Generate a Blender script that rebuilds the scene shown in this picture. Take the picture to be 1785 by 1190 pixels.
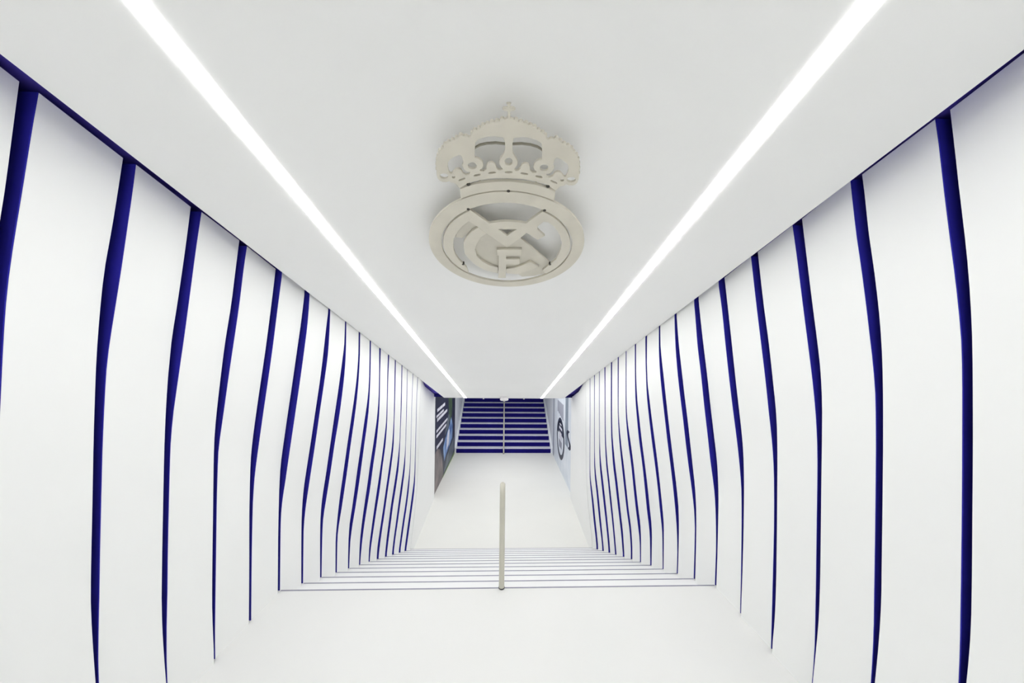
import bpy, bmesh, math, random
from mathutils import Matrix, Vector

# ------------------------------------------------------------------ scene, camera, world, exposure
for o in list(bpy.data.objects):
    bpy.data.objects.remove(o)
scene = bpy.context.scene
COL = scene.collection
EYE = 1.95                                  # eye height over the upper landing (floor top = 0)

cam_data = bpy.data.cameras.new('camera')
cam_data.sensor_fit = 'HORIZONTAL'
cam_data.sensor_width = 36.0
cam_data.lens = 545.0 / 1785.0 * 36.0       # 11 mm wide angle
cam_data.shift_x = -(896.30 - 892.5) / 1785.0
cam_data.shift_y = (611.01 - 595.0) / 1785.0
cam_data.clip_start = 0.02
cam_data.clip_end = 100
cam = bpy.data.objects.new('camera', cam_data)
COL.objects.link(cam)
cam.matrix_world = (Matrix.Translation((0, 0, EYE)) @ Matrix.Rotation(-0.0302, 4, 'Z')
                    @ Matrix.Rotation(math.pi / 2, 4, 'X') @ Matrix.Rotation(0.0108, 4, 'Z'))
scene.camera = cam

world = bpy.data.worlds.new('world')
scene.world = world
world.use_nodes = True
bg = world.node_tree.nodes['Background']
bg.inputs['Color'].default_value = (0.62, 0.72, 0.95, 1)
bg.inputs['Strength'].default_value = 0.10

STRIP_LIGHT = 22.0                          # emission of the two linear lamps
# daylight-white lamp in the soffit of the lower hall
hl = bpy.data.lights.new('hall_lamp', 'AREA')
hl.shape = 'RECTANGLE'
hl.size, hl.size_y = 2.4, 1.2
hl.energy = 88.0
hl.color = (1.0, 0.99, 0.96)
hall_lamp = bpy.data.objects.new('hall_lamp', hl)
COL.objects.link(hall_lamp)
hall_lamp.location = (0, 10.0, 1.60)

scene.view_settings.view_transform = 'Standard'
scene.view_settings.look = 'None'
scene.view_settings.gamma = 1.0
scene.view_settings.use_curve_mapping = False
scene.view_settings.exposure = 0.0
scene.cycles.max_bounces = 14
scene.cycles.diffuse_bounces = 10
scene.cycles.caustics_reflective = False
scene.cycles.caustics_refractive = False

# ------------------------------------------------------------------ dimensions (metres)
HALF = 1.79            # half width of the tunnel at floor level
NOSE = 2.5757          # first stair nosing
TREAD = 0.28
RISE = 0.1503
N_STEP = 12
LOW = -13 * RISE       # lower floor
CEIL0, SLOPE = 1.188 + EYE, 0.2983        # ceiling underside: z = CEIL0 - SLOPE*y
TH = math.atan(SLOPE)
CEIL_HALF = 1.55
CEIL_END = 8.11
BACK = -1.7            # wall behind the viewer
FAR_NOSE, FAR_TREAD, FAR_RISE = 11.93, 0.27, 0.172
WALL_X = 2.14          # dark blue backing wall behind the panels
PANEL_END = 8.3


def ceil_z(y, off=0.0):
    return CEIL0 - SLOPE * y - off / math.cos(TH)

SLOTS_LEFT = {
 1: ([(0.918,-1.7),(0.792,-1.715),(0.542,-1.743),(0.437,-1.759),(0.29,-1.776),(0.162,-1.788),(0.042,-1.795),(-0.257,-1.803),(-0.556,-1.809),(-0.815,-1.81),(-1.173,-1.807)],
     [(0.908,-1.684),(0.819,-1.699),(0.56,-1.736),(0.3,-1.774),(0.168,-1.788),(0.044,-1.795),(-0.265,-1.806),(-0.573,-1.814),(-0.84,-1.819),(-1.21,-1.827)]),
 2: ([(0.825,-1.68),(0.687,-1.699),(0.502,-1.725),(0.37,-1.749),(0.237,-1.764),(0.058,-1.777),(-0.052,-1.783),(-0.11,-1.785),(-0.237,-1.788),(-0.443,-1.792),(-0.696,-1.793),(-0.945,-1.796),(-1.077,-1.797),(-1.21,-1.792),(-1.343,-1.782),(-1.471,-1.772),(-1.748,-1.748)],
     [(0.817,-1.664),(0.706,-1.676),(0.516,-1.701),(0.38,-1.718),(0.244,-1.737),(0.06,-1.764),(-0.052,-1.778),(-0.112,-1.783),(-0.242,-1.789),(-0.454,-1.796),(-0.713,-1.799),(-0.968,-1.802),(-1.104,-1.802),(-1.241,-1.804),(-1.377,-1.805),(-1.508,-1.801),(-1.791,-1.787)]),
 3: ([(0.74,-1.664),(0.527,-1.688),(0.226,-1.727),(0.023,-1.757),(-0.079,-1.764),(-0.181,-1.773),(-0.379,-1.782),(-0.53,-1.786),(-0.835,-1.789),(-1.134,-1.791),(-1.294,-1.792),(-1.454,-1.788),(-1.615,-1.777),(-1.769,-1.764),(-1.89,-1.753)],
     [(0.729,-1.641),(0.539,-1.667),(0.231,-1.703),(0.024,-1.728),(-0.08,-1.742),(-0.185,-1.755),(-0.387,-1.781),(-0.541,-1.791),(-0.852,-1.795),(-1.158,-1.798),(-1.321,-1.797),(-1.485,-1.8),(-1.648,-1.799),(-1.806,-1.793),(-1.929,-1.786)]),
 4: ([(0.662,-1.645),(0.5,-1.664),(0.268,-1.688),(0.03,-1.725),(-0.149,-1.745),(-0.44,-1.774),(-0.536,-1.781),(-0.631,-1.784),(-0.725,-1.785),(-1.006,-1.785),(-1.338,-1.786),(-1.569,-1.786),(-1.754,-1.778),(-1.911,-1.77)],
     [(0.638,-1.626),(0.51,-1.644),(0.273,-1.668),(0.031,-1.701),(-0.151,-1.726),(-0.448,-1.763),(-0.545,-1.776),(-0.642,-1.788),(-0.738,-1.79),(-1.024,-1.795),(-1.362,-1.795),(-1.598,-1.796),(-1.785,-1.797),(-1.945,-1.793)]),
 5: ([(0.559,-1.625),(0.307,-1.652),(-0.015,-1.689),(-0.233,-1.719),(-0.451,-1.748),(-0.663,-1.773),(-0.773,-1.783),(-0.937,-1.787),(-1.149,-1.789),(-1.53,-1.785),(-1.89,-1.784)],
     [(0.538,-1.603),(0.313,-1.63),(-0.015,-1.666),(-0.236,-1.695),(-0.458,-1.725),(-0.674,-1.752),(-0.785,-1.766),(-0.951,-1.785),(-1.167,-1.794),(-1.554,-1.796),(-1.919,-1.795)]),
 6: ([(0.451,-1.598),(0.226,-1.621),(-0.014,-1.653),(-0.26,-1.684),(-0.505,-1.718),(-0.745,-1.749),(-0.929,-1.772),(-1.051,-1.778),(-1.174,-1.781),(-1.297,-1.783),(-1.475,-1.785),(-1.927,-1.783)],
     [(0.43,-1.58),(0.23,-1.59),(-0.014,-1.618),(-0.263,-1.649),(-0.512,-1.682),(-0.755,-1.715),(-0.942,-1.74),(-1.065,-1.755),(-1.19,-1.774),(-1.315,-1.788),(-1.495,-1.791),(-1.953,-1.79)]),
 7: ([(0.346,-1.566),(0.185,-1.585),(-0.013,-1.603),(-0.287,-1.633),(-0.56,-1.671),(-0.827,-1.707),(-1.1,-1.746),(-1.236,-1.765),(-1.373,-1.775),(-1.507,-1.78),(-1.639,-1.781),(-2.078,-1.777)],
     [(0.338,-1.569),(0.188,-1.573),(-0.013,-1.58),(-0.29,-1.614),(-0.567,-1.652),(-0.837,-1.686),(-1.114,-1.725),(-1.251,-1.744),(-1.39,-1.763),(-1.526,-1.778),(-1.659,-1.784),(-2.104,-1.783)]),
 8: ([(0.252,-1.561),(0.04,-1.565),(-0.073,-1.579),(-0.237,-1.598),(-0.461,-1.626),(-0.689,-1.658),(-0.909,-1.687),(-1.209,-1.726),(-1.51,-1.769),(-1.658,-1.777),(-1.803,-1.779),(-2.22,-1.774)],
     [(0.25,-1.566),(0.041,-1.566),(-0.073,-1.568),(-0.239,-1.577),(-0.466,-1.6),(-0.696,-1.628),(-0.919,-1.665),(-1.223,-1.704),(-1.527,-1.749),(-1.676,-1.772),(-1.823,-1.777),(-2.246,-1.78)]),
 9: ([(0.169,-1.558),(-0.016,-1.557),(-0.256,-1.568),(-0.501,-1.594),(-0.75,-1.628),(-0.99,-1.661),(-1.319,-1.703),(-1.647,-1.747),(-1.967,-1.773),(-2.034,-1.777),(-2.373,-1.774)],
     [(0.161,-1.558),(-0.016,-1.557),(-0.259,-1.564),(-0.506,-1.581),(-0.758,-1.609),(-1.0,-1.643),(-1.333,-1.682),(-1.664,-1.727),(-1.987,-1.773),(-2.055,-1.776),(-2.397,-1.778)]),
 10: ([(0.091,-1.56),(-0.276,-1.561),(-0.475,-1.567),(-0.678,-1.588),(-0.878,-1.618),(-1.072,-1.641),(-1.337,-1.678),(-1.606,-1.711),(-1.866,-1.744),(-2.017,-1.769),(-2.233,-1.779),(-2.521,-1.78)],
     [(0.079,-1.56),(-0.279,-1.561),(-0.48,-1.567),(-0.684,-1.575),(-0.886,-1.595),(-1.082,-1.621),(-1.35,-1.653),(-1.622,-1.687),(-1.884,-1.724),(-2.036,-1.75),(-2.255,-1.776),(-2.545,-1.783)]),
 11: ([(0.002,-1.562),(-0.297,-1.559),(-0.582,-1.561),(-0.801,-1.574),(-0.944,-1.59),(-1.154,-1.617),(-1.439,-1.659),(-1.729,-1.694),(-2.01,-1.733),(-2.172,-1.753),(-2.405,-1.776),(-2.662,-1.782)],
     [(-0.009,-1.556),(-0.299,-1.561),(-0.587,-1.562),(-0.808,-1.566),(-0.953,-1.577),(-1.164,-1.594),(-1.452,-1.635),(-1.745,-1.668),(-2.028,-1.712),(-2.192,-1.736),(-2.427,-1.764),(-2.686,-1.783)]),
 12: ([(-0.089,-1.557),(-0.317,-1.562),(-0.623,-1.563),(-0.934,-1.567),(-1.235,-1.597),(-1.541,-1.635),(-1.853,-1.678),(-2.153,-1.719),(-2.411,-1.752),(-2.661,-1.78),(-2.824,-1.783)],
     [(-0.095,-1.552),(-0.319,-1.562),(-0.628,-1.567),(-0.942,-1.569),(-1.245,-1.583),(-1.554,-1.624),(-1.868,-1.655),(-2.171,-1.702),(-2.431,-1.737),(-2.683,-1.771),(-2.847,-1.783)]),
 13: ([(-0.17,-1.563),(-0.745,-1.565),(-0.996,-1.569),(-1.317,-1.582),(-1.644,-1.622),(-1.976,-1.667),(-2.296,-1.708),(-2.571,-1.748),(-2.839,-1.783),(-2.981,-1.788)],
     [(-0.179,-1.56),(-0.751,-1.564),(-1.004,-1.572),(-1.327,-1.573),(-1.656,-1.605),(-1.991,-1.651),(-2.314,-1.691),(-2.591,-1.731),(-2.861,-1.764),(-3.005,-1.777)]),
 14: ([(-0.244,-1.558),(-0.791,-1.562),(-1.273,-1.572),(-1.433,-1.578),(-1.746,-1.607),(-2.058,-1.651),(-2.379,-1.699),(-2.587,-1.721),(-2.908,-1.76),(-3.133,-1.778)],
     [(-0.254,-1.558),(-0.797,-1.56),(-1.282,-1.575),(-1.444,-1.579),(-1.759,-1.59),(-2.073,-1.629),(-2.397,-1.679),(-2.606,-1.701),(-2.929,-1.741),(-3.156,-1.765)]),
 15: ([(-0.325,-1.56),(-0.837,-1.566),(-1.347,-1.571),(-1.6,-1.577),(-1.848,-1.595),(-2.179,-1.639),(-2.519,-1.681),(-2.739,-1.708),(-3.079,-1.751),(-3.272,-1.77)],
     [(-0.331,-1.565),(-0.843,-1.566),(-1.356,-1.575),(-1.611,-1.582),(-1.861,-1.584),(-2.194,-1.618),(-2.537,-1.663),(-2.759,-1.69),(-3.101,-1.737),(-3.295,-1.755)]),
 16: ([(-0.405,-1.552),(-0.883,-1.564),(-1.417,-1.571),(-1.951,-1.58),(-2.3,-1.614),(-2.659,-1.656),(-2.892,-1.692),(-3.25,-1.736),(-3.425,-1.757)],
     [(-0.417,-1.555),(-0.888,-1.568),(-1.426,-1.577),(-1.963,-1.583),(-2.315,-1.598),(-2.676,-1.638),(-2.911,-1.672),(-3.272,-1.719),(-3.447,-1.741)]),
 17: ([(-0.492,-1.548),(-0.928,-1.565),(-1.491,-1.571),(-2.053,-1.579),(-2.329,-1.59),(-2.518,-1.615),(-2.799,-1.649),(-3.044,-1.68),(-3.421,-1.729),(-3.585,-1.747)],
     [(-0.504,-1.55),(-0.934,-1.568),(-1.5,-1.573),(-2.066,-1.578),(-2.343,-1.581),(-2.534,-1.592),(-2.816,-1.626),(-3.063,-1.657),(-3.443,-1.705),(-3.607,-1.729)]),
 18: ([(-0.581,-1.56),(-0.974,-1.58),(-1.565,-1.587),(-2.155,-1.598),(-2.584,-1.616),(-2.799,-1.635),(-3.196,-1.664),(-3.593,-1.715),(-3.711,-1.725)],
     [(-0.591,-1.564),(-0.98,-1.584),(-1.574,-1.591),(-2.168,-1.602),(-2.6,-1.62),(-2.816,-1.639),(-3.215,-1.669),(-3.614,-1.72),(-3.733,-1.73)]),
}
SLOTS_RIGHT = {
 1: ([(0.935,1.686),(0.812,1.703),(0.633,1.725),(0.45,1.751),(0.312,1.767),(0.174,1.778),(0.087,1.783),(0.006,1.786),(-0.156,1.789),(-0.395,1.792),(-0.595,1.792),(-0.833,1.793),(-0.944,1.793),(-1.06,1.791),(-1.25,1.777),(-1.49,1.745)],
     [(0.924,1.676),(0.835,1.691),(0.651,1.714),(0.462,1.741),(0.321,1.763),(0.179,1.781),(0.089,1.791),(0.006,1.797),(-0.161,1.8),(-0.407,1.802),(-0.613,1.803),(-0.859,1.803),(-0.973,1.802),(-1.092,1.802),(-1.287,1.798),(-1.535,1.782)]),
 2: ([(0.846,1.671),(0.776,1.682),(0.564,1.706),(0.414,1.733),(0.211,1.76),(0.103,1.771),(-0.047,1.781),(-0.198,1.785),(-0.346,1.787),(-0.492,1.788),(-0.738,1.788),(-1.033,1.787),(-1.123,1.788),(-1.266,1.783),(-1.409,1.773),(-1.547,1.76),(-1.735,1.739)],
     [(0.838,1.653),(0.794,1.658),(0.576,1.685),(0.423,1.712),(0.215,1.742),(0.104,1.756),(-0.049,1.777),(-0.203,1.791),(-0.355,1.794),(-0.504,1.796),(-0.756,1.796),(-1.058,1.795),(-1.15,1.794),(-1.297,1.795),(-1.443,1.79),(-1.584,1.783),(-1.778,1.769)]),
 3: ([(0.755,1.655),(0.543,1.684),(0.278,1.72),(0.063,1.752),(-0.099,1.773),(-0.261,1.782),(-0.364,1.784),(-0.509,1.784),(-0.657,1.783),(-0.943,1.783),(-1.225,1.783),(-1.46,1.779),(-1.616,1.767),(-1.844,1.745),(-1.908,1.74)],
     [(0.731,1.633),(0.553,1.661),(0.283,1.698),(0.064,1.73),(-0.102,1.754),(-0.267,1.774),(-0.372,1.784),(-0.52,1.793),(-0.671,1.796),(-0.963,1.794),(-1.25,1.794),(-1.49,1.792),(-1.649,1.792),(-1.882,1.777),(-1.947,1.771)]),
 4: ([(0.657,1.634),(0.319,1.676),(0.07,1.715),(-0.181,1.745),(-0.425,1.773),(-0.537,1.777),(-0.708,1.781),(-0.821,1.781),(-1.097,1.782),(-1.422,1.782),(-1.696,1.777),(-1.905,1.759)],
     [(0.638,1.617),(0.324,1.656),(0.071,1.691),(-0.185,1.726),(-0.433,1.754),(-0.547,1.77),(-0.72,1.785),(-0.835,1.79),(-1.116,1.794),(-1.447,1.789),(-1.726,1.785),(-1.938,1.781)]),
 5: ([(0.556,1.616),(0.343,1.643),(0.064,1.677),(-0.164,1.704),(-0.392,1.733),(-0.614,1.762),(-0.757,1.774),(-0.898,1.779),(-1.013,1.782),(-1.293,1.781),(-1.62,1.776),(-1.912,1.768)],
     [(0.529,1.592),(0.348,1.622),(0.064,1.653),(-0.167,1.681),(-0.398,1.712),(-0.624,1.745),(-0.768,1.764),(-0.912,1.779),(-1.029,1.789),(-1.313,1.793),(-1.645,1.792),(-1.941,1.788)]),
 6: ([(0.458,1.597),(0.318,1.612),(0.069,1.643),(-0.186,1.679),(-0.442,1.709),(-0.691,1.742),(-0.881,1.768),(-1.009,1.778),(-1.138,1.784),(-1.266,1.786),(-1.452,1.784),(-1.59,1.783),(-1.931,1.775)],
     [(0.438,1.58),(0.322,1.593),(0.07,1.613),(-0.189,1.65),(-0.448,1.678),(-0.7,1.712),(-0.893,1.734),(-1.023,1.754),(-1.153,1.773),(-1.284,1.784),(-1.472,1.791),(-1.612,1.794),(-1.957,1.786)]),
 7: ([(0.358,1.57),(0.124,1.59),(0.018,1.601),(-0.189,1.628),(-0.399,1.654),(-0.613,1.685),(-0.82,1.71),(-1.051,1.738),(-1.263,1.765),(-1.476,1.776),(-1.637,1.778),(-2.085,1.772)],
     [(0.354,1.57),(0.125,1.579),(0.018,1.586),(-0.191,1.605),(-0.404,1.632),(-0.621,1.663),(-0.83,1.688),(-1.064,1.72),(-1.278,1.754),(-1.494,1.78),(-1.657,1.787),(-2.111,1.779)]),
 8: ([(0.276,1.561),(0.076,1.565),(-0.04,1.576),(-0.209,1.598),(-0.44,1.625),(-0.675,1.654),(-0.902,1.684),(-1.133,1.716),(-1.368,1.748),(-1.596,1.772),(-1.798,1.776),(-2.004,1.774),(-2.229,1.769)],
     [(0.27,1.565),(0.077,1.566),(-0.041,1.57),(-0.212,1.581),(-0.445,1.607),(-0.683,1.638),(-0.912,1.666),(-1.146,1.7),(-1.384,1.731),(-1.614,1.757),(-1.819,1.775),(-2.027,1.782),(-2.254,1.777)]),
 9: ([(0.184,1.557),(-0.109,1.557),(-0.229,1.563),(-0.355,1.569),(-0.481,1.587),(-0.736,1.62),(-0.984,1.657),(-1.235,1.693),(-1.492,1.724),(-1.739,1.752),(-1.883,1.767),(-2.02,1.768),(-2.378,1.769)],
     [(0.178,1.554),(-0.11,1.559),(-0.232,1.565),(-0.359,1.57),(-0.486,1.577),(-0.744,1.607),(-0.994,1.64),(-1.248,1.678),(-1.507,1.713),(-1.757,1.739),(-1.902,1.758),(-2.041,1.771),(-2.402,1.776)]),
 10: ([(0.094,1.555),(-0.249,1.558),(-0.521,1.571),(-0.798,1.605),(-1.065,1.638),(-1.338,1.678),(-1.615,1.715),(-1.882,1.744),(-2.038,1.765),(-2.186,1.772),(-2.53,1.77)],
     [(0.086,1.555),(-0.252,1.56),(-0.527,1.565),(-0.806,1.591),(-1.076,1.62),(-1.35,1.663),(-1.63,1.695),(-1.9,1.724),(-2.057,1.747),(-2.207,1.764),(-2.554,1.772)]),
 11: ([(0.016,1.551),(-0.635,1.557),(-0.838,1.569),(-0.972,1.587),(-1.147,1.617),(-1.44,1.66),(-1.738,1.693),(-2.026,1.729),(-2.193,1.756),(-2.433,1.768),(-2.671,1.768)],
     [(0.008,1.555),(-0.641,1.56),(-0.845,1.567),(-0.98,1.579),(-1.157,1.598),(-1.453,1.644),(-1.753,1.676),(-2.044,1.711),(-2.212,1.736),(-2.454,1.768),(-2.694,1.771)]),
 12: ([(-0.059,1.557),(-0.681,1.558),(-0.898,1.565),(-1.115,1.585),(-1.331,1.611),(-1.542,1.641),(-1.861,1.68),(-2.169,1.716),(-2.433,1.758),(-2.691,1.773),(-2.82,1.773)],
     [(-0.07,1.554),(-0.687,1.561),(-0.905,1.567),(-1.125,1.579),(-1.342,1.6),(-1.555,1.625),(-1.876,1.665),(-2.187,1.702),(-2.453,1.746),(-2.713,1.766),(-2.843,1.767)]),
 13: ([(-0.14,1.563),(-0.727,1.567),(-1.19,1.574),(-1.419,1.6),(-1.644,1.622),(-1.87,1.656),(-2.179,1.693),(-2.48,1.73),(-2.594,1.747),(-2.959,1.774)],
     [(-0.151,1.557),(-0.733,1.561),(-1.199,1.569),(-1.43,1.586),(-1.657,1.602),(-1.884,1.636),(-2.196,1.674),(-2.499,1.713),(-2.614,1.731),(-2.982,1.765)]),
 14: ([(-0.228,1.556),(-0.773,1.562),(-1.264,1.57),(-1.508,1.585),(-1.747,1.606),(-1.986,1.637),(-2.314,1.675),(-2.606,1.71),(-3.139,1.762)],
     [(-0.24,1.552),(-0.778,1.563),(-1.273,1.568),(-1.519,1.578),(-1.759,1.594),(-2.0,1.624),(-2.331,1.66),(-2.625,1.699),(-3.162,1.753)]),
 15: ([(-0.317,1.554),(-0.818,1.557),(-1.425,1.567),(-1.596,1.574),(-1.849,1.594),(-2.102,1.629),(-2.449,1.671),(-2.759,1.708),(-3.106,1.746),(-3.293,1.761)],
     [(-0.329,1.555),(-0.824,1.56),(-1.434,1.569),(-1.607,1.572),(-1.862,1.578),(-2.117,1.608),(-2.466,1.649),(-2.777,1.69),(-3.127,1.73),(-3.316,1.745)]),
 16: ([(-0.395,1.555),(-0.864,1.558),(-1.684,1.567),(-1.951,1.577),(-2.126,1.594),(-2.401,1.635),(-2.911,1.69),(-3.277,1.731),(-3.435,1.748)],
     [(-0.408,1.554),(-0.87,1.559),(-1.695,1.568),(-1.964,1.571),(-2.14,1.58),(-2.417,1.615),(-2.929,1.668),(-3.298,1.718),(-3.457,1.732)]),
 17: ([(-0.481,1.553),(-0.91,1.56),(-2.054,1.567),(-2.238,1.573),(-2.428,1.598),(-2.719,1.641),(-3.063,1.676),(-3.448,1.724),(-3.568,1.732)],
     [(-0.492,1.555),(-0.916,1.562),(-2.066,1.568),(-2.251,1.57),(-2.443,1.584),(-2.736,1.619),(-3.081,1.653),(-3.469,1.703),(-3.589,1.713)]),
 18: ([(-0.568,1.549),(-0.956,1.554),(-2.156,1.575),(-2.612,1.596),(-2.854,1.614),(-3.215,1.654),(-3.517,1.697),(-3.714,1.71)],
     [(-0.578,1.554),(-0.962,1.558),(-2.169,1.579),(-2.627,1.6),(-2.871,1.618),(-3.234,1.658),(-3.538,1.702),(-3.736,1.714)]),
}
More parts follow.
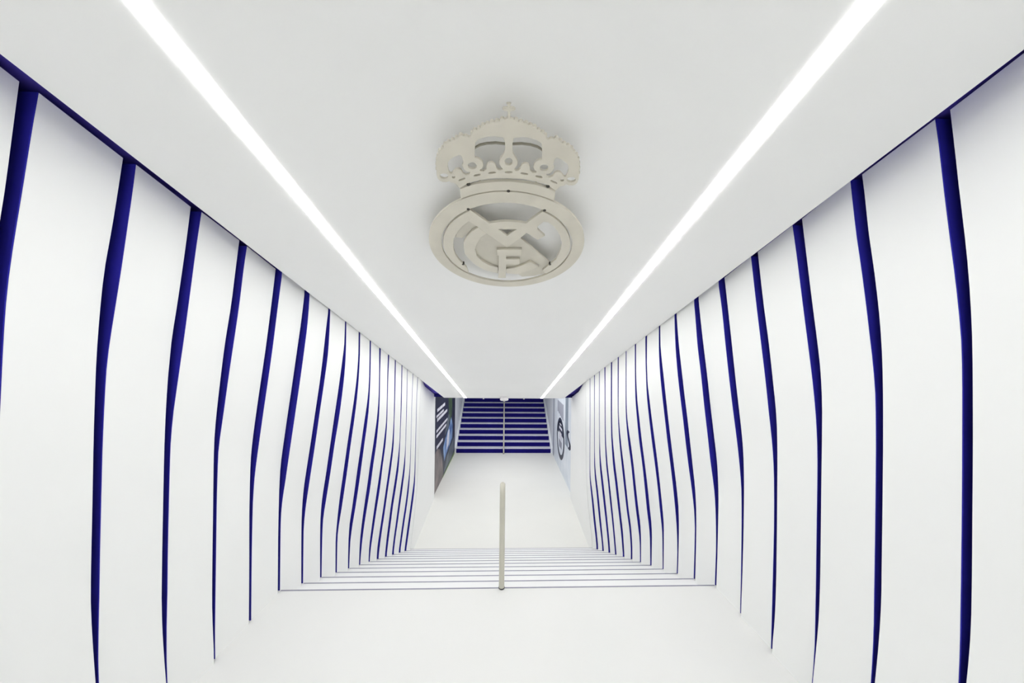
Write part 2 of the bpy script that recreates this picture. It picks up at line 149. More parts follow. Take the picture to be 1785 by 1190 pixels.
CREST = {
 'M': [[(-0.1792,0.3148),(-0.0912,0.2194),(-0.0637,0.2278),(-0.0326,0.2338),(-0.0016,0.2365),(0.0293,0.2360),(0.0606,0.2321),(0.0921,0.2256),(0.1650,0.3119),(0.1847,0.3006),(0.2035,0.2882),(0.2216,0.2746),(0.2387,0.2598),(0.2549,0.2440),(0.2700,0.2271),(0.2840,0.2094),(0.2968,0.1908),(0.3084,0.1713),(0.3188,0.1512),(0.3278,0.1305),(0.3355,0.1092),(0.3418,0.0875),(0.3467,0.0654),(0.3502,0.0431),(0.3522,0.0206),(0.3528,-0.0020),(0.3520,-0.0246),(0.3497,-0.0471),(0.3459,-0.0694),(0.3408,-0.0915),(0.3342,-0.1131),(0.3263,-0.1343),(0.3170,-0.1549),(0.3064,-0.1749),(0.2946,-0.1942),(0.2815,-0.2126),(0.2673,-0.2302),(0.2520,-0.2469),(0.2277,-0.2081),(0.2621,-0.1363),(0.2917,-0.0828),(0.3012,0.0147),(0.2971,0.0793),(0.2735,0.1461),(0.2359,0.2075),(0.2001,0.2391),(0.1778,0.2415),(0.1509,0.2046),(0.1556,0.1809),(0.1982,0.1326),(0.1643,0.0979),(0.1006,0.1545),(0.0639,0.1020),(0.0006,0.0250),(-0.1077,0.1429),(-0.1456,0.1889),(-0.1913,0.2325),(-0.2251,0.1978),(-0.2560,0.1483),(-0.2840,0.0959),(-0.2954,0.0459),(-0.3006,-0.0068),(-0.2972,-0.0595),(-0.2841,-0.1090),(-0.2649,-0.1514),(-0.2492,-0.1894),(-0.2427,-0.2561),(-0.2609,-0.2375),(-0.2777,-0.2176),(-0.2930,-0.1966),(-0.3067,-0.1744),(-0.3187,-0.1513),(-0.3290,-0.1274),(-0.3375,-0.1028),(-0.3442,-0.0776),(-0.3490,-0.0520),(-0.3518,-0.0262),(-0.3528,-0.0002),(-0.3519,0.0259),(-0.3490,0.0517),(-0.3442,0.0773),(-0.3376,0.1025),(-0.3291,0.1271),(-0.3189,0.1510),(-0.3068,0.1741),(-0.2932,0.1963),(-0.2779,0.2174),(-0.2611,0.2373),(-0.2429,0.2559),(-0.2234,0.2731),(-0.2026,0.2888),(-0.1808,0.3030)],[(-0.0447,0.1779),(0.0485,0.1811),(-0.0005,0.1247)]],
 'C': [[(-0.1077,0.1429),(-0.1456,0.1889),(-0.1835,0.1553),(-0.2153,0.1078),(-0.2337,0.0682),(-0.2415,0.0271),(-0.2424,-0.0434),(-0.2277,-0.0891),(-0.1963,-0.1516),(-0.1676,-0.1866),(-0.1340,-0.2187),(-0.0950,-0.2378),(-0.0552,-0.2503),(-0.0541,-0.1846),(-0.1095,-0.1555),(-0.1487,-0.1164),(-0.1751,-0.0639),(-0.1797,-0.0026),(-0.1657,0.0504),(-0.1396,0.1104)]],
 'CE': [[(-0.0028,-0.1987),(0.0420,-0.1891),(0.0801,-0.1650),(0.1419,-0.1143),(0.1963,-0.1648),(0.1405,-0.2159),(0.0663,-0.2601),(-0.0024,-0.2506)]],
 'NOTCH': [[(-0.2560,0.1483),(-0.2251,0.1978),(-0.1913,0.2325),(-0.1456,0.1889),(-0.1835,0.1553),(-0.2153,0.1078),(-0.2396,0.0828),(-0.2788,0.0864)]],
 'BAND': [[(-0.1077,0.1429),(0.0006,0.0250),(0.0639,0.1020),(0.2622,-0.1369),(0.2277,-0.2074),(0.2617,-0.2533),(0.1847,-0.2994),(0.1024,-0.3119),(0.0475,-0.2502),(-0.0551,-0.2433),(-0.1189,-0.2047),(-0.1652,-0.1543),(-0.1934,-0.0820),(-0.1916,0.0077),(-0.1663,0.0804),(-0.1393,0.1152)]],
 'F': [[(-0.0572,0.0038),(0.0828,0.0086),(0.0826,-0.0475),(-0.0040,-0.0505),(-0.0037,-0.0891),(0.0762,-0.0863),(0.0777,-0.1452),(-0.0032,-0.1468),(-0.0054,-0.3060),(-0.0544,-0.3077),(-0.0474,-0.0520),(-0.0584,-0.0524)]],
 'CROWN': [[(-0.0063,0.7453),(-0.0113,0.7419),(-0.0232,0.7385),(-0.0306,0.7347),(-0.0396,0.7320),(-0.0456,0.7305),(-0.0531,0.7303),(-0.0607,0.7282),(-0.0683,0.7243),(-0.0730,0.7205),(-0.0806,0.7190),(-0.0898,0.7168),(-0.0962,0.7117),(-0.1012,0.7062),(-0.1061,0.7012),(-0.1155,0.6984),(-0.1235,0.6949),(-0.1290,0.6893),(-0.1325,0.6816),(-0.1373,0.6749),(-0.1443,0.6733),(-0.1538,0.6723),(-0.1611,0.6767),(-0.1702,0.6784),(-0.1785,0.6745),(-0.1840,0.6686),(-0.1910,0.6640),(-0.1980,0.6594),(-0.2064,0.6557),(-0.2151,0.6513),(-0.2220,0.6483),(-0.2285,0.6474),(-0.2347,0.6430),(-0.2384,0.6366),(-0.2410,0.6294),(-0.2491,0.6227),(-0.2567,0.6170),(-0.2612,0.6106),(-0.2642,0.6024),(-0.2699,0.5955),(-0.2743,0.5870),(-0.2761,0.5761),(-0.2799,0.5662),(-0.2830,0.5542),(-0.2829,0.5449),(-0.2866,0.5336),(-0.2896,0.5189),(-0.2917,0.5016),(-0.2906,0.4862),(-0.2844,0.4752),(-0.2729,0.4687),(-0.2581,0.4692),(-0.2446,0.4733),(-0.2382,0.4676),(-0.2277,0.4648),(-0.2192,0.4599),(-0.2157,0.4507),(-0.2073,0.4381),(-0.1706,0.4644),(-0.1475,0.4743),(-0.1175,0.4831),(-0.0879,0.4904),(-0.0587,0.4949),(-0.0297,0.4986),(0.0018,0.5005),(-0.0018,0.5005),(0.0296,0.4986),(0.0587,0.4949),(0.0879,0.4904),(0.1175,0.4831),(0.1475,0.4743),(0.1706,0.4644),(0.2073,0.4381),(0.2157,0.4507),(0.2192,0.4599),(0.2277,0.4648),(0.2382,0.4676),(0.2446,0.4733),(0.2581,0.4692),(0.2728,0.4687),(0.2844,0.4752),(0.2905,0.4862),(0.2917,0.5016),(0.2896,0.5189),(0.2866,0.5336),(0.2829,0.5449),(0.2830,0.5542),(0.2799,0.5662),(0.2761,0.5761),(0.2742,0.5870),(0.2699,0.5955),(0.2642,0.6024),(0.2612,0.6106),(0.2567,0.6170),(0.2491,0.6227),(0.2410,0.6294),(0.2384,0.6366),(0.2347,0.6430),(0.2285,0.6474),(0.2219,0.6483),(0.2151,0.6513),(0.2064,0.6557),(0.1980,0.6594),(0.1910,0.6640),(0.1840,0.6686),(0.1785,0.6745),(0.1702,0.6784),(0.1611,0.6767),(0.1538,0.6723),(0.1443,0.6733),(0.1372,0.6749),(0.1325,0.6816),(0.1290,0.6893),(0.1235,0.6949),(0.1155,0.6984),(0.1061,0.7012),(0.1012,0.7062),(0.0962,0.7117),(0.0898,0.7168),(0.0806,0.7190),(0.0730,0.7205),(0.0683,0.7243),(0.0607,0.7282),(0.0531,0.7303),(0.0456,0.7305),(0.0396,0.7320),(0.0306,0.7347),(0.0232,0.7385),(0.0113,0.7419),(0.0063,0.7453)],[(-0.1202,0.6545),(-0.1106,0.6633),(-0.0975,0.6699),(-0.0720,0.6771),(-0.0469,0.6786),(-0.0187,0.6748),(-0.0139,0.6546),(-0.0135,0.6335),(-0.0161,0.6152),(-0.0238,0.6007),(-0.0323,0.5882),(-0.0358,0.5764),(-0.0350,0.5625),(-0.0275,0.5486),(-0.0223,0.5405),(-0.0293,0.5352),(-0.0399,0.5365),(-0.0474,0.5458),(-0.0505,0.5608),(-0.0582,0.5685),(-0.0684,0.5706),(-0.0781,0.5671),(-0.0850,0.5548),(-0.0875,0.5391),(-0.0983,0.5287),(-0.1107,0.5283),(-0.1152,0.5340),(-0.1045,0.5418),(-0.0985,0.5543),(-0.1003,0.5695),(-0.1070,0.5807),(-0.1166,0.5869),(-0.1276,0.5888),(-0.1289,0.6002),(-0.1247,0.6297)],[(0.1202,0.6545),(0.1106,0.6633),(0.0975,0.6699),(0.0720,0.6771),(0.0469,0.6786),(0.0187,0.6748),(0.0139,0.6546),(0.0135,0.6335),(0.0161,0.6152),(0.0238,0.6007),(0.0323,0.5882),(0.0358,0.5764),(0.0350,0.5625),(0.0275,0.5486),(0.0223,0.5405),(0.0293,0.5352),(0.0399,0.5365),(0.0474,0.5458),(0.0505,0.5608),(0.0582,0.5685),(0.0684,0.5706),(0.0781,0.5671),(0.0849,0.5548),(0.0875,0.5391),(0.0983,0.5287),(0.1107,0.5283),(0.1152,0.5340),(0.1045,0.5418),(0.0985,0.5543),(0.1002,0.5695),(0.1070,0.5807),(0.1166,0.5869),(0.1276,0.5888),(0.1289,0.6002),(0.1246,0.6297)],[(-0.2351,0.5658),(-0.2276,0.5758),(-0.2104,0.5891),(-0.1855,0.5998),(-0.1788,0.5947),(-0.1761,0.5795),(-0.1763,0.5669),(-0.1818,0.5556),(-0.1790,0.5393),(-0.1690,0.5263),(-0.1535,0.5226),(-0.1583,0.5113),(-0.1723,0.5074),(-0.1828,0.5148),(-0.1879,0.5299),(-0.1976,0.5358),(-0.2101,0.5341),(-0.2196,0.5246),(-0.2293,0.5124),(-0.2356,0.5130),(-0.2396,0.5248),(-0.2396,0.5455)],[(0.2351,0.5658),(0.2276,0.5758),(0.2104,0.5891),(0.1855,0.5998),(0.1788,0.5947),(0.1761,0.5795),(0.1763,0.5669),(0.1818,0.5556),(0.1790,0.5393),(0.1690,0.5263),(0.1535,0.5226),(0.1583,0.5113),(0.1723,0.5074),(0.1828,0.5148),(0.1879,0.5299),(0.1976,0.5358),(0.2101,0.5341),(0.2196,0.5246),(0.2293,0.5124),(0.2355,0.5130),(0.2396,0.5248),(0.2396,0.5455)],[(-0.1247,0.5517),(-0.1274,0.5450),(-0.1331,0.5399),(-0.1405,0.5374),(-0.1482,0.5379),(-0.1546,0.5414),(-0.1584,0.5472),(-0.1589,0.5541),(-0.1560,0.5606),(-0.1503,0.5656),(-0.1430,0.5680),(-0.1355,0.5675),(-0.1292,0.5641),(-0.1253,0.5585)],[(0.1247,0.5517),(0.1274,0.5450),(0.1331,0.5399),(0.1405,0.5374),(0.1482,0.5379),(0.1546,0.5414),(0.1584,0.5472),(0.1589,0.5541),(0.1560,0.5606),(0.1503,0.5656),(0.1430,0.5680),(0.1355,0.5675),(0.1292,0.5641),(0.1253,0.5585)],[(-0.2442,0.4978),(-0.2474,0.4922),(-0.2534,0.4879),(-0.2612,0.4858),(-0.2691,0.4864),(-0.2755,0.4895),(-0.2792,0.4946),(-0.2794,0.5004),(-0.2762,0.5060),(-0.2701,0.5101),(-0.2625,0.5121),(-0.2547,0.5116),(-0.2483,0.5085),(-0.2446,0.5036)],[(0.2442,0.4978),(0.2473,0.4922),(0.2534,0.4879),(0.2612,0.4858),(0.2691,0.4864),(0.2755,0.4895),(0.2792,0.4946),(0.2794,0.5004),(0.2762,0.5060),(0.2701,0.5101),(0.2625,0.5121),(0.2547,0.5116),(0.2483,0.5085),(0.2446,0.5036)],[(-0.2176,0.4953),(-0.2186,0.4928),(-0.2207,0.4907),(-0.2235,0.4895),(-0.2264,0.4894),(-0.2289,0.4904),(-0.2304,0.4924),(-0.2306,0.4949),(-0.2296,0.4974),(-0.2275,0.4995),(-0.2247,0.5007),(-0.2218,0.5008),(-0.2194,0.4997),(-0.2179,0.4978)],[(0.2176,0.4953),(0.2186,0.4928),(0.2207,0.4907),(0.2235,0.4895),(0.2264,0.4894),(0.2289,0.4904),(0.2304,0.4924),(0.2306,0.4949),(0.2296,0.4974),(0.2275,0.4995),(0.2247,0.5007),(0.2218,0.5008),(0.2194,0.4997),(0.2179,0.4978)],[(-0.0494,0.5247),(-0.0508,0.5224),(-0.0550,0.5201),(-0.0613,0.5182),(-0.0682,0.5170),(-0.0746,0.5170),(-0.0790,0.5179),(-0.0806,0.5197),(-0.0792,0.5219),(-0.0749,0.5243),(-0.0687,0.5261),(-0.0618,0.5272),(-0.0555,0.5273),(-0.0511,0.5264)],[(0.0494,0.5247),(0.0508,0.5224),(0.0550,0.5201),(0.0613,0.5182),(0.0682,0.5170),(0.0746,0.5170),(0.0790,0.5179),(0.0806,0.5197),(0.0792,0.5219),(0.0749,0.5243),(0.0687,0.5261),(0.0618,0.5272),(0.0555,0.5273),(0.0511,0.5264)],[(-0.1114,0.5132),(-0.1126,0.5106),(-0.1166,0.5076),(-0.1225,0.5049),(-0.1293,0.5030),(-0.1354,0.5022),(-0.1398,0.5028),(-0.1414,0.5046),(-0.1401,0.5072),(-0.1361,0.5102),(-0.1302,0.5129),(-0.1235,0.5148),(-0.1174,0.5155),(-0.1131,0.5150)],[(0.1114,0.5132),(0.1126,0.5106),(0.1166,0.5076),(0.1225,0.5049),(0.1292,0.5030),(0.1354,0.5022),(0.1398,0.5028),(0.1414,0.5046),(0.1401,0.5072),(0.1361,0.5102),(0.1302,0.5129),(0.1235,0.5148),(0.1174,0.5155),(0.1131,0.5150)],[(-0.1758,0.4926),(-0.1769,0.4899),(-0.1807,0.4863),(-0.1866,0.4824),(-0.1933,0.4790),(-0.1996,0.4768),(-0.2041,0.4763),(-0.2060,0.4775),(-0.2049,0.4802),(-0.2010,0.4839),(-0.1951,0.4878),(-0.1884,0.4912),(-0.1822,0.4933),(-0.1777,0.4938)],[(0.1758,0.4926),(0.1769,0.4899),(0.1807,0.4863),(0.1866,0.4824),(0.1933,0.4790),(0.1996,0.4768),(0.2041,0.4763),(0.2060,0.4775),(0.2049,0.4802),(0.2010,0.4839),(0.1951,0.4878),(0.1884,0.4912),(0.1822,0.4933),(0.1777,0.4938)],[(0.0167,0.5770),(0.0154,0.5694),(0.0111,0.5631),(0.0048,0.5595),(-0.0022,0.5592),(-0.0086,0.5624),(-0.0131,0.5684),(-0.0147,0.5759),(-0.0131,0.5834),(-0.0089,0.5895),(-0.0027,0.5930),(0.0042,0.5932),(0.0105,0.5902),(0.0150,0.5844)],[(0.0174,0.5279),(0.0159,0.5258),(0.0116,0.5241),(0.0053,0.5229),(-0.0016,0.5227),(-0.0079,0.5234),(-0.0123,0.5249),(-0.0138,0.5269),(-0.0123,0.5289),(-0.0080,0.5307),(-0.0017,0.5318),(0.0052,0.5321),(0.0114,0.5314),(0.0158,0.5299)]],
 'BAR': [[(-0.1265,0.6275),(-0.1211,0.6334),(-0.1058,0.6428),(-0.0797,0.6496),(-0.0476,0.6528),(-0.0123,0.6498),(-0.0123,0.6438),(-0.0477,0.6468),(-0.0800,0.6437),(-0.1047,0.6365),(-0.1199,0.6277),(-0.1256,0.6225)]],
 'CROSS': [[(-0.0057,0.7438),(-0.0048,0.7648),(-0.0077,0.7681),(-0.0172,0.7689),(-0.0230,0.7727),(-0.0187,0.7773),(-0.0084,0.7782),(-0.0044,0.7822),(-0.0067,0.7870),(-0.0096,0.7907),(0.0057,0.7913),(0.0029,0.7874),(0.0013,0.7824),(0.0054,0.7786),(0.0151,0.7789),(0.0202,0.7741),(0.0146,0.7700),(0.0050,0.7685),(0.0022,0.7650),(0.0038,0.7442)]],
 'BANDC': [[(-0.2060,0.4339),(-0.1858,0.4451),(-0.1682,0.4528),(-0.1450,0.4615),(-0.1186,0.4689),(-0.0888,0.4745),(-0.0592,0.4782),(-0.0298,0.4811),(0.0021,0.4826),(0.0298,0.4811),(0.0592,0.4782),(0.0887,0.4745),(0.1185,0.4689),(0.1450,0.4615),(0.1682,0.4528),(0.1858,0.4451),(0.2060,0.4339),(0.2103,0.3793),(0.1976,0.3861),(0.1847,0.3925),(0.1716,0.3984),(0.1583,0.4038),(0.1448,0.4089),(0.1311,0.4135),(0.1173,0.4176),(0.1034,0.4212),(0.0894,0.4244),(0.0753,0.4272),(0.0610,0.4294),(0.0468,0.4312),(0.0324,0.4325),(0.0181,0.4334),(-0.0037,0.4337),(-0.0181,0.4334),(-0.0324,0.4325),(-0.0468,0.4312),(-0.0611,0.4294),(-0.0753,0.4272),(-0.0894,0.4244),(-0.1034,0.4212),(-0.1174,0.4176),(-0.1311,0.4135),(-0.1448,0.4089),(-0.1583,0.4038),(-0.1716,0.3984),(-0.1847,0.3925),(-0.1976,0.3861),(-0.2103,0.3793)]],
}
CREST_BOLTS = [(-0.1836,0.3165),(0.0020,0.4322),(0.1727,0.3212),(-0.2660,-0.1546),(0.2637,-0.1375),(-0.1680,0.4621),(0.1699,0.4628)]
CREST_BEADS = [(-0.0232,0.7358),(-0.0406,0.7295),(-0.0578,0.7256),(-0.0737,0.7186),(-0.0891,0.7134),(-0.1027,0.7023),(-0.1180,0.6945),(-0.1282,0.6851),(-0.1534,0.6703),(-0.1707,0.6744),(-0.1861,0.6652),(-0.2019,0.6545),(-0.2180,0.6471),(-0.2326,0.6368),(-0.2435,0.6229),(-0.2563,0.6108),(-0.2652,0.5937),(-0.2721,0.5743),(-0.2775,0.5544),(-0.2819,0.5326),(0.0232,0.7358),(0.0406,0.7295),(0.0578,0.7256),(0.0737,0.7186),(0.0891,0.7134),(0.1027,0.7023),(0.1180,0.6945),(0.1281,0.6851),(0.1534,0.6703),(0.1707,0.6744),(0.1861,0.6652),(0.2019,0.6545),(0.2180,0.6471),(0.2326,0.6368),(0.2435,0.6229),(0.2563,0.6108),(0.2652,0.5937),(0.2721,0.5743),(0.2775,0.5544),(0.2819,0.5326)]
CREST_R = 0.4223
CREST_U = 0.00648
CREST_V = -1.83768
CREST_MIRROR = -0.00000

# ------------------------------------------------------------------ materials
def material(name, base, rough=0.5, metal=0.0, var=0.03, scale=6.0, bump=0.0, bump_scale=80.0, spec=0.5, coat=0.0):
    m = bpy.data.materials.new(name)
    m.use_nodes = True
    nt = m.node_tree
    p = nt.nodes['Principled BSDF']
    tc = nt.nodes.new('ShaderNodeTexCoord')
    n = nt.nodes.new('ShaderNodeTexNoise')
    n.inputs['Scale'].default_value = scale
    n.inputs['Detail'].default_value = 4
    nt.links.new(tc.outputs['Object'], n.inputs['Vector'])
    r = nt.nodes.new('ShaderNodeValToRGB')
    r.color_ramp.elements[0].position = 0.3
    r.color_ramp.elements[1].position = 0.7
    r.color_ramp.elements[0].color = (*[c * (1 - var) for c in base], 1)
    r.color_ramp.elements[1].color = (*[min(1, c * (1 + var)) for c in base], 1)
    nt.links.new(n.outputs['Fac'], r.inputs['Fac'])
    nt.links.new(r.outputs['Color'], p.inputs['Base Color'])
    p.inputs['Roughness'].default_value = rough
    p.inputs['Metallic'].default_value = metal
    p.inputs['Specular IOR Level'].default_value = spec
    p.inputs['Coat Weight'].default_value = coat
    if bump:
        n2 = nt.nodes.new('ShaderNodeTexNoise')
        n2.inputs['Scale'].default_value = bump_scale
        n2.inputs['Detail'].default_value = 3
        nt.links.new(tc.outputs['Object'], n2.inputs['Vector'])
        b = nt.nodes.new('ShaderNodeBump')
        b.inputs['Strength'].default_value = bump
        b.inputs['Distance'].default_value = 0.002
        nt.links.new(n2.outputs['Fac'], b.inputs['Height'])
        nt.links.new(b.outputs['Normal'], p.inputs['Normal'])
    return m


def emitter(name, col, strength):
    m = bpy.data.materials.new(name)
    m.use_nodes = True
    nt = m.node_tree
    nt.nodes.remove(nt.nodes['Principled BSDF'])
    e = nt.nodes.new('ShaderNodeEmission')
    e.inputs['Color'].default_value = (*col, 1)
    e.inputs['Strength'].default_value = strength
    nt.links.new(e.outputs['Emission'], nt.nodes['Material Output'].inputs['Surface'])
    return m


M_PANEL = material('white_panel', (0.872, 0.877, 0.872), 0.45, var=0.008, scale=1.5, bump=0.03, bump_scale=250, spec=0.35)
M_CEIL = material('ceiling_paint', (0.90, 0.90, 0.893), 0.8, var=0.01, scale=1.0, bump=0.05, bump_scale=160, spec=0.2)
M_FLOOR = material('white_resin_floor', (0.815, 0.815, 0.803), 0.5, var=0.012, scale=1.2, spec=0.25)
M_LOWFLOOR = material('pale_resin_floor', (0.80, 0.80, 0.772), 0.5, var=0.012, scale=1.2, spec=0.25)
M_STEP = material('white_step', (0.87, 0.87, 0.875), 0.5, var=0.01, scale=2.0, spec=0.25)
M_BLUE = material('royal_blue', (0.022, 0.019, 0.31), 0.6, var=0.10, scale=5.0, spec=0.12)
M_DEEP = material('deep_blue', (0.016, 0.012, 0.15), 0.7, var=0.08, scale=5.0, spec=0.1)
M_COVE = material('violet_blue', (0.095, 0.07, 0.48), 0.6, var=0.06, scale=4.0, spec=0.15)
M_RISER = material('blue_riser', (0.010, 0.007, 0.14), 0.7, var=0.10, scale=5.0, spec=0.06)
M_NOSE = material('grey_blue_edge', (0.27, 0.27, 0.35), 0.5, var=0.08, scale=12.0)
M_TREAD = material('grey_white_tread', (0.78, 0.79, 0.87), 0.5, var=0.03, scale=6.0)
M_STEEL = material('brushed_warm_steel', (0.66, 0.625, 0.535), 0.42, metal=0.12, var=0.04, scale=9.0, bump=0.06, bump_scale=220)
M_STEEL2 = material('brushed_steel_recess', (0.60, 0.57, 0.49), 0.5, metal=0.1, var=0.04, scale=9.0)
M_BRONZE = material('brown_steel_rod', (0.26, 0.24, 0.19), 0.5, metal=0.2)  # even dark brown of the thin bars across the crown openings
M_DARKBOLT = material('dark_bolt', (0.06, 0.055, 0.045), 0.5, metal=0.5)
M_POST = material('satin_handrail', (0.60, 0.58, 0.50), 0.38, metal=0.3, var=0.03, scale=10)
M_COLLAR = material('dark_collar', (0.08, 0.08, 0.08), 0.5)
M_ALU = material('white_aluminium', (0.80, 0.80, 0.80), 0.5)
M_FARWALL = material('pale_blue_grey_wall', (0.82, 0.85, 0.89), 0.6, var=0.03, scale=2.0)
M_FARROOF = material('grey_soffit', (0.35, 0.36, 0.40), 0.8)
M_PLASTIC = material('white_plastic', (0.90, 0.88, 0.90), 0.4)
M_LAMP = emitter('lamp_diffuser', (1.0, 1.0, 0.99), STRIP_LIGHT)


# ------------------------------------------------------------------ helpers
def link_obj(name, me, mat=None, parent=None):
    o = bpy.data.objects.new(name, me)
    COL.objects.link(o)
    if mat is not None and me is not None:
        me.materials.clear()
        me.materials.append(mat)
    if parent is not None:
        o.parent = parent
    return o


def bm_obj(name, bm, mat, parent=None, smooth=False):
    bmesh.ops.recalc_face_normals(bm, faces=bm.faces[:])
    if smooth:
        for e in bm.edges:
            if len(e.link_faces) == 2 and e.calc_face_angle(0.0) > 0.5:
                e.smooth = False
    me = bpy.data.meshes.new(name)
    bm.to_mesh(me)
    bm.free()
    if smooth:
        for p in me.polygons:
            p.use_smooth = True
    return link_obj(name, me, mat, parent)


def add_box(bm, x0, x1, y0, y1, z0, z1):
    v = [bm.verts.new((x, y, z)) for z in (z0, z1) for y in (y0, y1) for x in (x0, x1)]
    for f in ((0, 1, 3, 2), (4, 6, 7, 5), (0, 4, 5, 1), (2, 3, 7, 6), (0, 2, 6, 4), (1, 5, 7, 3)):
        bm.faces.new([v[i] for i in f])
    return v


def box(name, x0, x1, y0, y1, z0, z1, mat, parent=None, bevel=0.0):
    bm = bmesh.new()
    add_box(bm, x0, x1, y0, y1, z0, z1)
    if bevel:
        bmesh.ops.bevel(bm, geom=bm.edges[:], offset=bevel, segments=2, profile=0.5, affect='EDGES')
    return bm_obj(name, bm, mat, parent)


def add_slab(bm, x0, x1, y0, y1, top):
    """sloping slab that follows the ceiling plane: offsets are measured down from the underside."""
    o0, o1 = top                                       # lower / upper offset
    vs = []
    for o in (o0, o1):
        for y in (y0, y1):
            for x in (x0, x1):
                vs.append(bm.verts.new((x, y, ceil_z(y, o))))
    for f in ((0, 1, 3, 2), (4, 6, 7, 5), (0, 4, 5, 1), (2, 3, 7, 6), (0, 2, 6, 4), (1, 5, 7, 3)):
        bm.faces.new([vs[i] for i in f])


def slab(name, x0, x1, y0, y1, top, mat, parent=None):
    bm = bmesh.new()
    add_slab(bm, x0, x1, y0, y1, top)
    return bm_obj(name, bm, mat, parent)


def tube(name, pts, rad, mat, parent=None, seg=16, cap=True):
    bm = bmesh.new()
    rings = []
    n = len(pts)
    for i, p in enumerate(pts):
        p = Vector(p)
        d = (Vector(pts[min(i + 1, n - 1)]) - Vector(pts[max(i - 1, 0)])).normalized()
        a = Vector((1, 0, 0))
        a = (a - d * a.dot(d)).normalized()
        b = d.cross(a)
        rr = rad[i] if isinstance(rad, (list, tuple)) else rad
        rings.append([bm.verts.new(p + (a * math.cos(t) + b * math.sin(t)) * rr)
                      for t in [2 * math.pi * k / seg for k in range(seg)]])
    for r0, r1 in zip(rings, rings[1:]):
        for k in range(seg):
            bm.faces.new((r0[k], r0[(k + 1) % seg], r1[(k + 1) % seg], r1[k]))
    if cap:
        bm.faces.new(rings[0][::-1])
        bm.faces.new(rings[-1])
    return bm_obj(name, bm, mat, parent, smooth=True)


def thing(name, label, cat, loc=(0, 0, 0), group=None):
    o = bpy.data.objects.new(name, None)
    COL.objects.link(o)
    o.location = loc
    o['label'] = label
    o['category'] = cat
    if group:
        o['group'] = group
    return o


def structure(o):
    o['kind'] = 'structure'
    return o


def plate(name, loops, z0, z1, mat, parent=None, bevel=0.0015):
    """flat plate with holes: closed 2-D loops filled and extruded between z0 and z1."""
    cu = bpy.data.curves.new(name + '_outline', 'CURVE')
    cu.dimensions = '2D'
    cu.fill_mode = 'BOTH'
    cu.extrude = (z1 - z0) / 2 - bevel
    cu.bevel_depth = bevel
    cu.bevel_resolution = 1
    cu.offset = -bevel
    for lp in loops:
        sp = cu.splines.new('POLY')
        sp.points.add(len(lp) - 1)
        for pt, (u, v) in zip(sp.points, lp):
            pt.co = (u, v, 0, 1)
        sp.use_cyclic_u = True
    tmp = bpy.data.objects.new('outline_tmp', cu)
    COL.objects.link(tmp)
    dg = bpy.context.evaluated_depsgraph_get()
    me = bpy.data.meshes.new_from_object(tmp.evaluated_get(dg))
    bpy.data.objects.remove(tmp)
    bpy.data.curves.remove(cu)
    me.transform(Matrix.Translation((0, 0, (z0 + z1) / 2)))
    me.name = name
    return link_obj(name, me, mat, parent)


def curve_at(pts, z):
    """piecewise cubic (Catmull-like, monotone limited) interpolation of x over z; pts sorted by z ascending."""
    if z <= pts[0][0]:
        return pts[0][1]
    if z >= pts[-1][0]:
        return pts[-1][1]
    for i in range(len(pts) - 1):
        if pts[i][0] <= z <= pts[i + 1][0]:
            break
    z0, x0 = pts[i]
    z1, x1 = pts[i + 1]
    h = z1 - z0
    if h < 1e-6:
        return x0
    def slope(j):
        if j <= 0 or j >= len(pts) - 1:
            return None
        d0 = (pts[j][1] - pts[j - 1][1]) / max(1e-6, pts[j][0] - pts[j - 1][0])
        d1 = (pts[j + 1][1] - pts[j][1]) / max(1e-6, pts[j + 1][0] - pts[j][0])
        if d0 * d1 <= 0:
            return 0.0
        return 2 * d0 * d1 / (d0 + d1)
    m = (x1 - x0) / h
    s0 = slope(i)
    s1 = slope(i + 1)
    s0 = m if s0 is None else s0
    s1 = m if s1 is None else s1
    t = (z - z0) / h
    return ((2 * t ** 3 - 3 * t * t + 1) * x0 + (t ** 3 - 2 * t * t + t) * h * s0
            + (-2 * t ** 3 + 3 * t * t) * x1 + (t ** 3 - t * t) * h * s1)


def prep(c):
    """sort by height, drop duplicates and take the tiny measuring jitter out."""
    c = sorted((z + EYE, x) for z, x in c)
    out = [c[0]]
    for z, x in c[1:]:
        if z - out[-1][0] > 0.012:
            out.append((z, x))
    sm = [out[0]]
    for i in range(1, len(out) - 1):
        (za, xa), (zb, xb), (zc, xc) = out[i - 1], out[i], out[i + 1]
        lin = xa + (xc - xa) * (zb - za) / (zc - za)
        sm.append((zb, xb * 0.75 + lin * 0.25))
    sm.append(out[-1])
    return sm


def slot_y(k):
    return NOSE + (k - 6) * TREAD


def tread_z(k):
    """floor level just beyond slot k."""
    return 0.0 if k < 6 else max(LOW, -(k - 5) * RISE)


# ------------------------------------------------------------------ floors
landing = structure(box('floor', -2.2, 2.2, BACK, NOSE, -0.25, 0.0, M_FLOOR))
box('nosing_strip', -1.78, 1.78, NOSE - 0.010, NOSE + 0.001, -0.02, 0.0015, M_NOSE, landing)
lower = structure(box('floor.001', -2.2, 2.2, NOSE + N_STEP * TREAD, FAR_NOSE, LOW - 0.2, LOW, M_LOWFLOOR))

# ------------------------------------------------------------------ panelled walls
ROWS = 30


